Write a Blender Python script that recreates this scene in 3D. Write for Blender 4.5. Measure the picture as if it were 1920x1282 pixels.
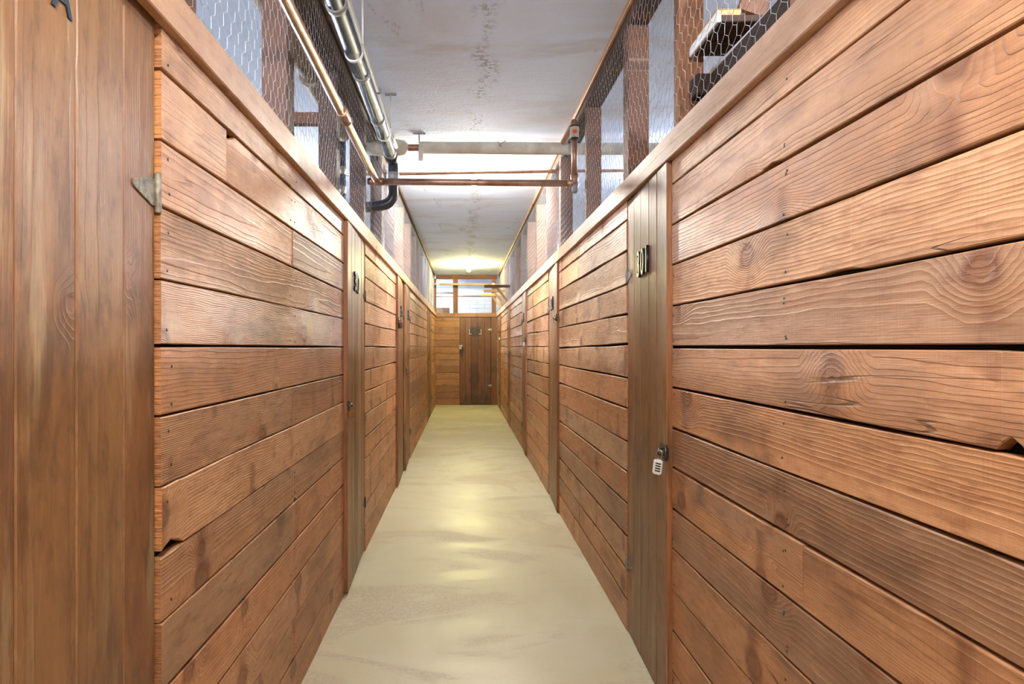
import bpy, math, random
from mathutils import Vector, Matrix

for o in list(bpy.data.objects):
    bpy.data.objects.remove(o, do_unlink=True)
S = bpy.context.scene
C = S.collection
R = math.radians

# ------------------------------------------------------------------ camera
CAM_Z = 1.25
FPX = 1100.0                     # focal length in pixels of the 1920 px frame
VPX, VPY = 870.0, 650.0          # vanishing point of the corridor
cd = bpy.data.cameras.new('camera')
cam = bpy.data.objects.new('camera', cd); C.objects.link(cam)
cd.sensor_fit = 'HORIZONTAL'; cd.sensor_width = 36.0
cd.lens = 36.0 * FPX / 1920.0
cd.shift_x = (960.0 - VPX) / 1920.0
cd.shift_y = (VPY - 641.0) / 1920.0
cd.clip_start = 0.02; cd.clip_end = 100
cam.location = (0, 0, CAM_Z)
cam.rotation_euler = (R(90), 0, 0)
S.camera = cam

# ------------------------------------------------------------------ world, exposure
W = bpy.data.worlds.new('world'); S.world = W
W.use_nodes = True
W.node_tree.nodes['Background'].inputs[0].default_value = (0.75, 0.8, 0.9, 1)
W.node_tree.nodes['Background'].inputs[1].default_value = 0.05
S.view_settings.view_transform = 'Standard'
S.view_settings.look = 'None'
S.view_settings.gamma = 1.0
S.view_settings.use_curve_mapping = False
S.view_settings.exposure = 1.08

# light of the corridor bulbs and the added ones: (x, y, watts, colour)
CEIL = 2.80
CORRIDOR_BULBS = [
    (0.06, -0.35, 66, (1.0, 0.94, 0.87)),
    (0.09, 5.15, 66, (1.0, 0.94, 0.80)),
    (0.09, 11.0, 62, (0.98, 0.90, 0.38)),
]
FILL_BULBS = [  # unseen bulbs added to fill the lockers and end room with light
    (-1.75, 0.7, 72, (0.80, 0.88, 1.0)),
    (-1.75, 4.9, 72, (0.80, 0.88, 1.0)),
    (-1.75, 9.3, 57, (0.85, 0.88, 1.0)),
    (1.95, 0.5, 62, (0.82, 0.88, 1.0)),
    (1.95, 5.0, 62, (0.82, 0.88, 1.0)),
    (1.95, 9.5, 52, (0.9, 0.9, 1.0)),
    (-1.2, 14.2, 72, (0.9, 0.95, 1.0)),
]

# layout of the corridor
XL, XR = -0.605, 0.715           # faces of the plank walls
YE = 12.6                        # face of the end wall
Y0 = -2.0                        # behind the camera
PITCH = 0.1388
ZB = -0.0015                     # bottom of the lowest plank
NPL = 14
CAP0, CAP1 = 1.89, 1.975
PLATE0 = 2.715

# ------------------------------------------------------------------ node helper
class NT:
    def __init__(s, name):
        s.m = bpy.data.materials.new(name); s.m.use_nodes = True
        s.t = s.m.node_tree; s.t.nodes.clear()
        s.out = s.t.nodes.new('ShaderNodeOutputMaterial')
        s.b = s.t.nodes.new('ShaderNodeBsdfPrincipled')
        s.t.links.new(s.b.outputs[0], s.out.inputs[0])
    def set(s, sock, v):
        if isinstance(v, bpy.types.NodeSocket): s.t.links.new(v, sock)
        elif isinstance(v, (tuple, list)):
            if len(v) == 3 and sock.type == 'RGBA': v = (*v, 1)
            sock.default_value = v
        else: sock.default_value = v
    def n(s, typ, **kw):
        nd = s.t.nodes.new(typ)
        for k, v in kw.items(): setattr(nd, k, v)
        return nd
    def math(s, op, a, b=0.0, c=None, clamp=False):
        nd = s.n('ShaderNodeMath', operation=op, use_clamp=clamp)
        s.set(nd.inputs[0], a); s.set(nd.inputs[1], b)
        if c is not None: s.set(nd.inputs[2], c)
        return nd.outputs[0]
    def add(s, a, b): return s.math('ADD', a, b)
    def sub(s, a, b): return s.math('SUBTRACT', a, b)
    def mul(s, a, b): return s.math('MULTIPLY', a, b)
    def mad(s, a, b, c): return s.math('MULTIPLY_ADD', a, b, c)
    def xyz(s, a, b, c):
        nd = s.n('ShaderNodeCombineXYZ')
        for i, v in enumerate((a, b, c)): s.set(nd.inputs[i], v)
        return nd.outputs[0]
    def sep(s, v):
        nd = s.n('ShaderNodeSeparateXYZ'); s.set(nd.inputs[0], v); return nd.outputs
    def noise(s, vec, scale=1.0, detail=2.0, rough=0.5, dist=0.0):
        nd = s.n('ShaderNodeTexNoise'); s.set(nd.inputs['Vector'], vec)
        nd.inputs['Scale'].default_value = scale; nd.inputs['Detail'].default_value = detail
        nd.inputs['Roughness'].default_value = rough; nd.inputs['Distortion'].default_value = dist
        return nd.outputs[0]
    def rng(s, v, a, b, c=0.0, d=1.0, smooth=True):
        nd = s.n('ShaderNodeMapRange', interpolation_type='SMOOTHSTEP' if smooth else 'LINEAR')
        s.set(nd.inputs[0], v)
        for i, q in enumerate((a, b, c, d)): s.set(nd.inputs[1+i], q)
        return nd.outputs[0]
    def mix(s, f, a, b, blend='MIX'):
        nd = s.n('ShaderNodeMix', data_type='RGBA', blend_type=blend)
        s.set(nd.inputs[0], f); s.set(nd.inputs[6], a); s.set(nd.inputs[7], b)
        return nd.outputs[2]
    def bump(s, h, strength=0.3, dist=0.002, normal=None):
        nd = s.n('ShaderNodeBump'); nd.inputs['Strength'].default_value = strength
        nd.inputs['Distance'].default_value = dist; s.set(nd.inputs['Height'], h)
        if normal is not None: s.set(nd.inputs['Normal'], normal)
        return nd.outputs[0]
    def fin(s, col, rough=0.5, metal=0.0, normal=None, spec=None):
        s.set(s.b.inputs['Base Color'], col); s.set(s.b.inputs['Roughness'], rough)
        s.set(s.b.inputs['Metallic'], metal)
        if normal is not None: s.set(s.b.inputs['Normal'], normal)
        if spec is not None: s.b.inputs['Specular IOR Level'].default_value = spec
        return s.m

def wood(name, light, dark, alt, ring=0.0065, contrast=0.6, stain=0.35, stain_col=(0.10, 0.045, 0.02),
         rough=0.5, knots=0.5, bump=0.35, pale=0.0, var=0.35, grey=0.0, grime=0.35, saw=0.5, spots=(), edge=0.0, hs=(1.9, 1.5), end_col=(0.50, 0.205, 0.068)):
    """sawn softwood; local x runs along the board, z across it, y into it"""
    t = NT(name)
    co = t.n('ShaderNodeTexCoord').outputs['Object']
    rnd = t.n('ShaderNodeObjectInfo').outputs['Random']
    x, y, z = t.sep(co)
    r2 = t.math('FRACT', t.mul(rnd, 17.31)); r3 = t.math('FRACT', t.mul(rnd, 91.7)); r4 = t.math('FRACT', t.mul(rnd, 243.1))
    u = t.mad(rnd, 61.0, x)
    off = t.mul(r2, 30.0)
    zz = t.add(z, off)
    # knots: sparse cells along the board
    SX, SZ = 1.9, 5.2
    vo = t.n('ShaderNodeTexVoronoi', voronoi_dimensions='2D'); vo.inputs['Scale'].default_value = 1.0
    vo.inputs['Randomness'].default_value = 0.85
    t.set(vo.inputs['Vector'], t.xyz(t.mul(u, SX), t.mul(zz, SZ), 0.0))
    px, py, _ = t.sep(vo.outputs['Position'])
    dx = t.sub(u, t.mul(px, 1/SX)); dz = t.sub(zz, t.mul(py, 1/SZ))
    cr, cg, cb = t.sep(vo.outputs['Color'])
    gate = t.math('LESS_THAN', cr, knots)
    size = t.mad(cg, 0.9, 0.55)
    nk = t.noise(t.xyz(t.mul(u, 30), t.mul(zz, 30), 0.0), 1.0, 1.0)
    kd = t.math('SQRT', t.add(t.math('POWER', t.mul(dx, 0.85), 2.0), t.math('POWER', dz, 2.0)))
    kd = t.math('DIVIDE', t.mad(t.sub(nk, 0.5), 0.012, kd), size)
    near = t.mul(t.rng(kd, 0.085, 0.0), gate)
    core = t.mul(t.rng(kd, 0.020, 0.011), gate)
    rim = t.mul(t.mul(t.rng(kd, 0.034, 0.018), gate), t.sub(1.0, t.mul(core, 0.45)))
    # growth rings
    n1 = t.noise(t.xyz(t.mul(u, 1.1), t.mul(zz, 4.0), off), 1.0, 1.0)
    n2 = t.noise(t.xyz(t.mul(u, 7.0), t.mul(zz, 32.0), off), 1.0, 2.0)
    w = t.mad(t.sub(n1, 0.5), 0.07, z)
    w = t.mad(t.sub(n2, 0.5), 0.015, w)
    w0 = t.mul(t.sub(r3, 0.5), 0.26)
    d0 = t.mad(r4, 0.09, 0.015)
    rr = t.math('SQRT', t.add(t.math('POWER', t.sub(w, w0), 2.0), t.math('POWER', d0, 2.0)))
    rr = t.add(rr, t.mul(t.mul(u, 0.012), t.sub(r2, 0.5)))
    rr = t.mad(near, 0.045, rr)
    fr = t.math('FRACT', t.math('DIVIDE', rr, t.mad(r4, ring*0.9, ring*0.5)))
    late = t.mul(t.math('POWER', fr, 2.2), t.rng(fr, 1.0, 0.90))
    fib = t.noise(t.xyz(t.mul(u, 9.0), t.mul(zz, 420.0), t.mul(y, 420)), 1.0, 2.0)
    blot = t.noise(t.xyz(t.mul(u, 2.6), t.mul(zz, 7.0), off), 1.0, 4.0, 0.62)
    blot2 = t.noise(t.xyz(t.mul(u, 0.9), t.mul(zz, 9.0), t.add(off, 7.0)), 1.0, 3.0, 0.6)
    wp = t.n('ShaderNodeNewGeometry').outputs['Position']
    wx, wy, wz = t.sep(wp)
    fine = t.noise(t.xyz(t.mul(u, 14.0), t.mul(zz, 45.0), off), 1.0, 4.0, 0.65)
    sawn = t.noise(t.xyz(t.mul(u, 230.0), t.mul(zz, 7.0), off), 1.0, 2.0, 0.5)
    smear = t.noise(t.xyz(t.mul(u, 11.0), t.mul(zz, 5.0), t.add(off, 2.0)), 1.0, 3.0, 0.6)
    hand = t.noise(t.xyz(t.mul(t.add(wx, wy), hs[0]), t.mul(wz, hs[1]), 3.0), 1.0, 5.0, 0.68, 0.4)
    ck = t.noise(t.xyz(t.mul(u, 0.9), t.mul(zz, 16.0), t.add(off, 5.0)), 1.0, 1.5, 0.5)
    ckg = t.noise(t.xyz(t.mul(u, 1.6), t.mul(zz, 3.0), t.add(off, 9.0)), 1.0, 1.0)
    crack = t.mul(t.rng(t.math('ABSOLUTE', t.sub(ck, 0.5)), 0.006, 0.001), t.rng(ckg, 0.62, 0.67))
    base = t.mix(t.rng(r3, 0.05, 0.95), light, alt)
    if grey: base = t.mix(t.mul(t.rng(r4, 0.72, 0.98), grey), base, (0.235, 0.165, 0.115))
    base = t.mix(t.mul(t.rng(blot2, 0.35, 0.70), 0.65), base, alt)
    g_amt = t.mul(late, t.mad(r2, 0.5*contrast, 0.6*contrast))
    col = t.mix(g_amt, base, dark)
    col = t.mix(t.mul(t.rng(fib, 0.35, 0.8), 0.30), col, dark)
    col = t.mix(t.mul(t.rng(fine, 0.49, 0.70), 0.58), col, dark)
    col = t.mix(t.mul(t.rng(fine, 0.44, 0.27), 0.28), col, tuple(min(1, q*1.35+.03) for q in light))
    if saw: col = t.mix(t.mul(t.rng(sawn, 0.50, 0.72), 0.26*saw), col, dark)
    # resin bleed across the plank around each knot
    halo = t.mul(t.mul(t.rng(t.math('ABSOLUTE', t.mad(t.sub(smear, 0.5), 0.06, dx)), 0.045, 0.0), gate), t.rng(smear, 0.36, 0.62))
    col = t.mix(t.mul(halo, 0.8), col, (0.205, 0.072, 0.026))
    col = t.mix(t.mul(rim, 0.85), col, (0.17, 0.055, 0.02))
    kr = t.math('FRACT', t.mul(kd, 330.0))
    col = t.mix(t.mul(core, 0.75), col, t.mix(t.mul(kr, 0.6), (0.30, 0.125, 0.048), (0.13, 0.045, 0.018)))
    col = t.mix(t.mul(t.rng(blot, 0.50, 0.76), stain), col, stain_col)
    col = t.mix(t.mul(t.rng(hand, 0.48, 0.68), grime), col, tuple(q*0.42 for q in alt))
    col = t.mix(t.mul(crack, 0.6), col, (0.03, 0.014, 0.008))
    if pale:
        pl = t.noise(t.xyz(t.mul(u, 1.7), t.mul(zz, 22.0), t.add(off, 3.0)), 1.0, 4.0, 0.65)
        col = t.mix(t.mul(t.rng(pl, 0.55, 0.70), pale), col, (0.58, 0.50, 0.28))
    sc = t.noise(t.xyz(t.mul(u, 5.0), t.mul(zz, 60.0), t.add(off, 13.0)), 1.0, 5.0, 0.7)
    col = t.mix(t.mul(t.rng(sc, 0.66, 0.76), 0.40), col, (0.62, 0.50, 0.38))
    for (sx_, sz_, rx_, rz_, amt_, c_) in spots:      # stains with a place and shape of their own
        q = t.add(t.math('POWER', t.mul(t.sub(wx, sx_), 1/rx_), 2.0), t.math('POWER', t.mul(t.sub(wz, sz_), 1/rz_), 2.0))
        q = t.mad(t.sub(smear, 0.5), 1.6, q)
        col = t.mix(t.mul(t.rng(q, 1.2, 0.25), amt_), col, c_)
    onx, ony, onz = t.sep(t.n('ShaderNodeTexCoord').outputs['Normal'])
    ends = t.rng(t.math('ABSOLUTE', onx), 0.85, 0.95)
    if edge: ends = t.math('MAXIMUM', ends, t.mul(t.rng(t.math('ABSOLUTE', onz), 0.9, 0.97), edge))
    lines = t.noise(t.xyz(t.mul(zz, 260.0), t.mul(y, 30.0), t.mul(u, 3.0)), 1.0, 2.0)
    col = t.mix(t.mul(ends, 0.85), col, t.mix(t.rng(lines, 0.4, 0.65), end_col, tuple(q*0.45 for q in end_col)))
    hv = t.n('ShaderNodeHueSaturation'); t.set(hv.inputs['Value'], t.mad(t.sub(rnd, 0.5), var, 1.0))
    t.set(hv.inputs['Color'], col)
    h = t.add(t.add(t.mul(late, 0.8), t.mul(fib, 0.35)), t.add(t.mul(core, -0.8), t.mul(crack, -1.5)))
    h = t.add(h, t.add(t.mul(fine, 0.7), t.mul(sawn, 0.35*saw)))
    nrm = t.bump(h, bump, 0.0028)
    rg = t.mad(blot, 0.25, rough - 0.12)
    return t.fin(hv.outputs[0], rg, 0.0, nrm)

def plain(name, col, rough=0.5, metal=0.0, nscale=0, namt=0.0, col2=None, bump=0.0, bdist=0.002, spec=None):
    t = NT(name)
    c = col; nrm = None
    if nscale:
        co = t.n('ShaderNodeTexCoord').outputs['Object']
        nz = t.noise(co, nscale, 4.0, 0.6)
        c = t.mix(t.mul(t.rng(nz, 0.35, 0.7), namt), col, col2 or tuple(v*0.4 for v in col))
        if bump: nrm = t.bump(nz, bump, bdist)
    return t.fin(c, rough, metal, nrm, spec)

M = {}
M['plank'] = wood('fir_planks', (0.62, 0.355, 0.178), (0.25, 0.102, 0.040), (0.51, 0.242, 0.104), contrast=0.68, stain=0.6, grey=0.7, grime=0.42, bump=0.6, rough=0.50, knots=0.6)
M['endplank'] = wood('end_wall_planks', (0.34, 0.165, 0.058), (0.16, 0.06, 0.02), (0.25, 0.105, 0.038), stain=0.5, grey=0.5)
M['door'] = wood('door_boards', (0.30, 0.160, 0.058), (0.11, 0.046, 0.017), (0.215, 0.098, 0.034), grime=0.85, saw=0.0, hs=(6.0, 2.1), edge=1.0, end_col=(0.36, 0.125, 0.038), ring=0.011, contrast=0.45, stain=0.85,
                 stain_col=(0.125, 0.055, 0.026), knots=0.22, pale=0.22, rough=0.46, bump=0.25, var=0.25)
M['enddoor'] = wood('end_door_boards', spots=((.24, 1.58, .17, .12, .85, (.02, .012, .008)), (-.05, 1.16, .05, .16, .8, (.02, .01, .006)), (.22, .62, .12, .35, .6, (.03, .012, .006)), (.2, .1, .4, .15, .5, (.03, .012, .006))), light=(0.17, 0.064, 0.017), dark=(0.075, 0.025, 0.008), alt=(0.125, 0.043, 0.012), ring=0.012, contrast=0.5, stain=0.9,
                    stain_col=(0.035, 0.014, 0.006), knots=0.2, rough=0.5)
M['post'] = wood('rough_posts', (0.19, 0.078, 0.036), (0.07, 0.026, 0.012), (0.13, 0.05, 0.024), ring=0.008, stain=0.6, knots=0.3, rough=0.7, bump=0.6)
M['darkpost'] = wood('dark_posts', (0.105, 0.043, 0.022), (0.04, 0.016, 0.009), (0.07, 0.03, 0.017), ring=0.008, stain=0.6, knots=0.3, rough=0.7, bump=0.6)
M['litpost'] = wood('lit_orange_post', (0.36, 0.155, 0.058), (0.15, 0.055, 0.02), (0.27, 0.11, 0.042), ring=0.008, stain=0.4, knots=0.3, rough=0.7, bump=0.6)  # near right posts: the orange light on them is put into the colour
M['lightpost'] = wood('pale_posts', (0.36, 0.19, 0.10), (0.17, 0.07, 0.03), (0.27, 0.13, 0.07), ring=0.008, stain=0.4, knots=0.3, rough=0.7)
M['capright'] = wood('pale_cap_boards', (0.56, 0.385, 0.265), (0.36, 0.20, 0.12), (0.49, 0.315, 0.205), ring=0.005, contrast=0.45, stain=0.25, knots=0.12, bump=0.25)
M['cap'] = wood('cap_boards', (0.56, 0.345, 0.20), (0.36, 0.175, 0.085), (0.49, 0.275, 0.15), ring=0.005, contrast=0.45, stain=0.25, knots=0.12, bump=0.25)
M['plate'] = wood('dark_plates', (0.085, 0.042, 0.024), (0.04, 0.018, 0.01), (0.06, 0.03, 0.018), stain=0.4, rough=0.8)
M['pine'] = wood('pine_sticks', (0.50, 0.30, 0.12), (0.28, 0.13, 0.045), (0.40, 0.21, 0.08), ring=0.005, stain=0.2, knots=0.1)
M['darkwood'] = wood('dark_furniture', (0.022, 0.009, 0.005), (0.010, 0.004, 0.003), (0.017, 0.007, 0.004), end_col=(.03, .012, .006), grime=0.0, stain=0.3, knots=0.1, rough=0.85)
M['shade_sheet'] = plain('gap_shade', (0.012, 0.009, 0.007), 0.95)  # black sheet stands in for the unlit lockers behind the plank gaps
M['wire'] = plain('galvanised_wire', (0.40, 0.40, 0.40), 0.45, 0.3)
M['copper'] = plain('aged_copper', (0.42, 0.25, 0.175), 0.40, 0.7, 14, 0.75, (0.22, 0.11, 0.07))
M['abs'] = plain('dusty_black_pipe', (0.020, 0.026, 0.040), 0.46, 0.0, 11, 0.7, (0.10, 0.105, 0.12), spec=0.14)
M['absnew'] = plain('black_plastic_pipe', (0.03, 0.034, 0.05), 0.32, 0.0)
M['collar'] = plain('pipe_collar', (0.30, 0.30, 0.30), 0.5, 0.2, 20, 0.5)
M['insul'] = plain('pipe_wrap', (0.56, 0.53, 0.46), 0.8, 0.0, 12, 0.6, (0.38, 0.33, 0.26), 0.4, 0.004)
M['brownwrap'] = plain('old_pipe_wrap', (0.30, 0.23, 0.16), 0.85, 0.0, 18, 0.8, (0.12, 0.08, 0.05), 0.8, 0.008)
M['white'] = plain('white_paint', (0.70, 0.70, 0.69), 0.5, 0.0, 8, 0.3, (0.5, 0.48, 0.45))
M['blackmetal'] = plain('blackened_steel', (0.05, 0.047, 0.042), 0.35, 0.8, 40, 0.6, (0.14, 0.12, 0.10))
M['steel'] = plain('worn_steel', (0.42, 0.40, 0.36), 0.34, 0.9, 30, 0.7, (0.16, 0.13, 0.09))
M['oldhinge'] = plain('tarnished_hinge', (0.30, 0.27, 0.20), 0.6, 0.5, 60, 0.8, (0.10, 0.08, 0.05))
M['brass'] = plain('lock_brass', (0.62, 0.43, 0.17), 0.3, 0.9)
M['plasticwhite'] = plain('lock_white_enamel', (0.72, 0.71, 0.66), 0.3)
M['black'] = plain('black_plastic', (0.015, 0.015, 0.018), 0.35)
M['navy'] = plain('black_vinyl_letter', (0.02, 0.028, 0.045), 0.45)
M['red'] = plain('red_tag', (0.75, 0.07, 0.03), 0.5)
M['numeral'] = plain('numeral_metal', (0.46, 0.46, 0.44), 0.3, 0.8, 60, 0.4, (0.12, 0.12, 0.12))
M['greyplastic'] = plain('grey_blue_fabric', (0.30, 0.33, 0.38), 0.6, 0.0, 25, 0.5, (0.18, 0.2, 0.24))
M['bag'] = plain('white_plastic_bag', (0.68, 0.69, 0.72), 0.35, 0.0, 22, 0.3, (0.5, 0.5, 0.55), 0.8, 0.02)
M['card'] = plain('cardboard', (0.42, 0.27, 0.17), 0.8, 0.0, 10, 0.2)
M['osb'] = plain('osb_end', (0.62, 0.48, 0.20), 0.8, 0.0, 80, 0.7, (0.40, 0.26, 0.09))
M['porcelain'] = plain('porcelain', (0.75, 0.74, 0.70), 0.3)

def floor_mat():
    t = NT('painted_concrete_floor')
    co = t.n('ShaderNodeTexCoord').outputs['Object']
    x, y, z = t.sep(co)
    a = t.noise(t.xyz(t.mul(x, 1.3), t.mul(y, 0.9), 0.0), 1.0, 5.0, 0.6, 0.6)
    b = t.noise(t.xyz(t.mul(x, 0.9), t.mul(y, 2.2), 4.0), 1.0, 6.0, 0.65, 1.2)
    f = t.noise(co, 60.0, 3.0, 0.6)
    col = t.mix(t.rng(a, 0.35, 0.68), (0.56, 0.535, 0.38), (0.50, 0.455, 0.30))
    worn = t.mul(t.rng(b, 0.52, 0.60), t.rng(f, 0.30, 0.62))
    col = t.mix(t.mul(worn, 0.6), col, (0.41, 0.335, 0.24))
    sp = t.noise(co, 210.0, 2.0, 0.5)
    col = t.mix(t.mul(t.rng(sp, 0.72, 0.80), 0.4), col, (0.2, 0.16, 0.1))
    rg = t.mad(t.rng(b, 0.4, 0.62), 0.18, 0.36)
    n = t.bump(t.add(t.mul(f, 0.4), b), 0.25, 0.006)
    return t.fin(col, rg, 0.0, n)

def ceiling_mat():
    t = NT('whitewashed_concrete')
    co = t.n('ShaderNodeTexCoord').outputs['Object']
    x, y, z = t.sep(co)
    a = t.noise(t.xyz(t.mul(x, 1.0), t.mul(y, 1.5), 0.0), 1.0, 5.0, 0.6, 0.4)
    band = t.noise(t.xyz(t.mul(x, 0.9), t.mul(y, 2.6), 2.0), 1.0, 5.0, 0.65, 0.5)
    fine = t.noise(co, 45.0, 5.0, 0.65)
    rough_patch = t.noise(t.xyz(t.mul(x, 6.0), t.mul(y, 1.4), 5.0), 1.0, 4.0, 0.7, 0.5)
    col = t.mix(t.mul(t.rng(a, 0.45, 0.75), 0.55), (0.70, 0.79, 1.0), (0.56, 0.54, 0.56))  # blue put into the whitewash stands in for cool light
    col = t.mix(t.mul(t.rng(band, 0.50, 0.78), 0.55), col, (0.44, 0.40, 0.36))
    pk = t.mul(t.rng(rough_patch, 0.60, 0.68), t.rng(fine, 0.42, 0.56))
    col = t.mix(t.mul(pk, 0.55), col, (0.30, 0.27, 0.23))
    wob = t.noise(t.xyz(0.0, t.mul(y, 2.0), 8.0), 1.0, 4.0, 0.7)
    seam = t.mul(t.rng(t.math('ABSOLUTE', t.sub(t.sub(x, -0.10+0.1), t.mul(t.sub(wob, 0.5), 0.35))), 0.10, 0.0), t.rng(fine, 0.46, 0.56))
    seam = t.mul(seam, t.rng(t.noise(t.xyz(t.mul(x, 7.0), t.mul(y, 3.0), 1.0), 1.0, 3.0), 0.42, 0.56))
    pk = t.math('MAXIMUM', pk, seam)
    col = t.mix(t.mul(seam, 0.7), col, (0.27, 0.25, 0.22))
    tr = t.noise(t.xyz(t.mul(x, 9.0), t.mul(y, 38.0), 1.0), 1.0, 4.0, 0.6, 0.8)
    n = t.bump(t.add(t.add(t.mul(fine, 0.5), t.mul(pk, -0.8)), t.mul(tr, 0.5)), 0.55, 0.008)
    return t.fin(col, 0.9, 0.0, n, 0.15)

def paint_wall(name, c1, c2, brick=False):
    t = NT(name)
    co = t.n('ShaderNodeTexCoord').outputs['Object']
    a = t.noise(co, 1.3, 4.0, 0.6)
    col = t.mix(t.rng(a, 0.35, 0.7), c1, c2)
    f = t.noise(co, 40.0, 3.0, 0.6)
    h = f
    return t.fin(col, 0.6, 0.0, t.bump(h, 0.3, 0.004))

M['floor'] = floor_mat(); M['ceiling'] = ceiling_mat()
M['wallwhite'] = paint_wall('white_painted_wall', (0.66, 0.68, 0.72), (0.56, 0.58, 0.63))
M['wallside'] = paint_wall('grey_painted_wall', (0.60, 0.61, 0.64), (0.47, 0.45, 0.42))
M['brick'] = paint_wall('white_painted_brick', (0.70, 0.72, 0.74), (0.60, 0.62, 0.63))
M['mortar'] = plain('white_painted_mortar', (0.55, 0.57, 0.58), 0.8)

def bulb_mat(col, strength):
    t = NT('lit_bulb')
    t.b.inputs['Base Color'].default_value = (1, 1, 1, 1)
    t.b.inputs['Emission Color'].default_value = (*col, 1)
    t.b.inputs['Emission Strength'].default_value = strength
    return t.m

# ------------------------------------------------------------------ mesh helpers
def mesh(name, verts, faces, mat, smooth=False):
    me = bpy.data.meshes.new(name)
    me.from_pydata([tuple(v) for v in verts], [], faces)
    me.materials.append(mat); me.update()
    if smooth: me.polygons.foreach_set('use_smooth', [True]*len(me.polygons))
    return me

def obj(name, me, parent=None, mat4=None):
    o = bpy.data.objects.new(name, me); C.objects.link(o)
    if parent is not None: o.parent = parent
    if mat4 is not None: o.matrix_local = mat4
    return o

def empty(name, mat4=None):
    o = bpy.data.objects.new(name, None); C.objects.link(o)
    o.empty_display_size = 0.1
    if mat4 is not None: o.matrix_world = mat4
    return o

def tag(o, label=None, cat=None, group=None, kind=None):
    if label: o['label'] = label
    if cat: o['category'] = cat
    if group: o['group'] = group
    if kind: o['kind'] = kind
    return o

def T(x, y, z): return Matrix.Translation((x, y, z))
def frame(o, xd, yd, zd):
    m = Matrix.Identity(4)
    for i, d in enumerate((xd, yd, zd)):
        for k in range(3): m[k][i] = d[k]
    for k in range(3): m[k][3] = o[k]
    return m
RZ = lambda a: Matrix.Rotation(a, 4, 'Z')

def prism_mesh(name, prof, mat, h0, h1, axis='z'):
    """closed profile extruded; prof list of 2D points"""
    n = len(prof); v = []
    for h in (h0, h1):
        for a, b in prof:
            v.append({'z': (a, b, h), 'y': (a, h, b), 'x': (h, a, b)}[axis])
    f = [tuple(range(n))[::-1], tuple(range(n, 2*n))]
    f += [(i, (i+1) % n, n+(i+1) % n, n+i) for i in range(n)]
    return mesh(name, v, f, mat)

def box_mesh(name, sx, sy, sz, mat, bevel=0.0, base=False):
    """centred box, chamfered on all edges"""
    b = bevel
    if not b:
        z0 = 0 if base else -sz/2
        v = [(x*sx/2, y*sy/2, z0+(z*sz)) for z in (0, 1) for y in (-1, 1) for x in (-1, 1)]
        f = [(0, 2, 3, 1), (4, 5, 7, 6), (0, 1, 5, 4), (2, 6, 7, 3), (0, 4, 6, 2), (1, 3, 7, 5)]
        return mesh(name, v, f, mat)
    import bmesh
    bm = bmesh.new(); bmesh.ops.create_cube(bm, size=1.0)
    for q in bm.verts: q.co = Vector((q.co.x*sx, q.co.y*sy, q.co.z*sz + (sz/2 if base else 0)))
    bmesh.ops.bevel(bm, geom=bm.edges[:], offset=b, segments=2, affect='EDGES')
    me = bpy.data.meshes.new(name); bm.to_mesh(me); bm.free(); me.materials.append(mat)
    return me

def board_mesh(name, L, Wd, Th, mat, seed=0, wob=0.0012, ch=0.0025, seg=0.3, notches=(), skew=(0, 0, 0, 0)):
    """a sawn board: local x along it, z across, front face at y = 0, back at y = Th.
    notches: (x, half width, depth, 'top'|'bot'); skew: dz at (left bottom, left top, right bottom, right top)"""
    rs = random.Random(seed)
    n = max(2, int(round(L/seg)) + 1)
    xs = [-L/2 + L*i/(n-1) for i in range(n)]
    for (nx, hw, dp, sd) in notches:
        xs += [nx-hw, nx-hw*0.5, nx, nx+hw*0.6, nx+hw]
    xs = [-L/2] + sorted(q for q in set(xs) if -L/2+.004 < q < L/2-.004) + [L/2]
    v = []; f = []
    for i, x in enumerate(xs):
        tt = (x + L/2)/L
        end = i in (0, len(xs)-1)
        zb = -Wd/2 + rs.uniform(-wob, wob) + skew[0]*(1-tt) + skew[2]*tt
        zt = Wd/2 + rs.uniform(-wob, wob) + skew[1]*(1-tt) + skew[3]*tt
        for (nx, hw, dp, sd) in notches:
            if abs(x-nx) < hw*0.98:
                k = dp*(1-abs(x-nx)/hw)**0.7
                if sd == 'top': zt -= k
                else: zb += k
        yo = rs.uniform(-0.0008, 0.0008)
        v += [(x, ch+yo, zb), (x, yo, zb+ch), (x, yo, zt-ch), (x, ch+yo, zt), (x, Th, zt), (x, Th, zb)]
    m = len(xs)
    for i in range(m-1):
        a, b = i*6, (i+1)*6
        for k in range(6):
            k2 = (k+1) % 6
            f.append((a+k, b+k, b+k2, a+k2))
    f.append(tuple(range(6))); f.append(tuple(reversed(range((m-1)*6, m*6))))
    me = mesh(name, v, f, mat)
    return me

def ring_pts(c, t, up, r, n):
    s = t.cross(up).normalized(); w = s.cross(t).normalized()
    return [c + s*(r*math.cos(2*math.pi*k/n)) + w*(r*math.sin(2*math.pi*k/n)) for k in range(n)]

def fillet(pts, rad, seg=6):
    P = [Vector(p) for p in pts]; out = [P[0]]
    for i in range(1, len(P)-1):
        a = (P[i-1]-P[i]); b = (P[i+1]-P[i])
        d = min(rad, a.length*0.49, b.length*0.49)
        p0 = P[i]+a.normalized()*d; p2 = P[i]+b.normalized()*d
        for k in range(seg+1):
            q = k/seg
            out.append((1-q)**2*p0 + 2*q*(1-q)*P[i] + q*q*p2)
    out.append(P[-1]); return out

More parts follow.
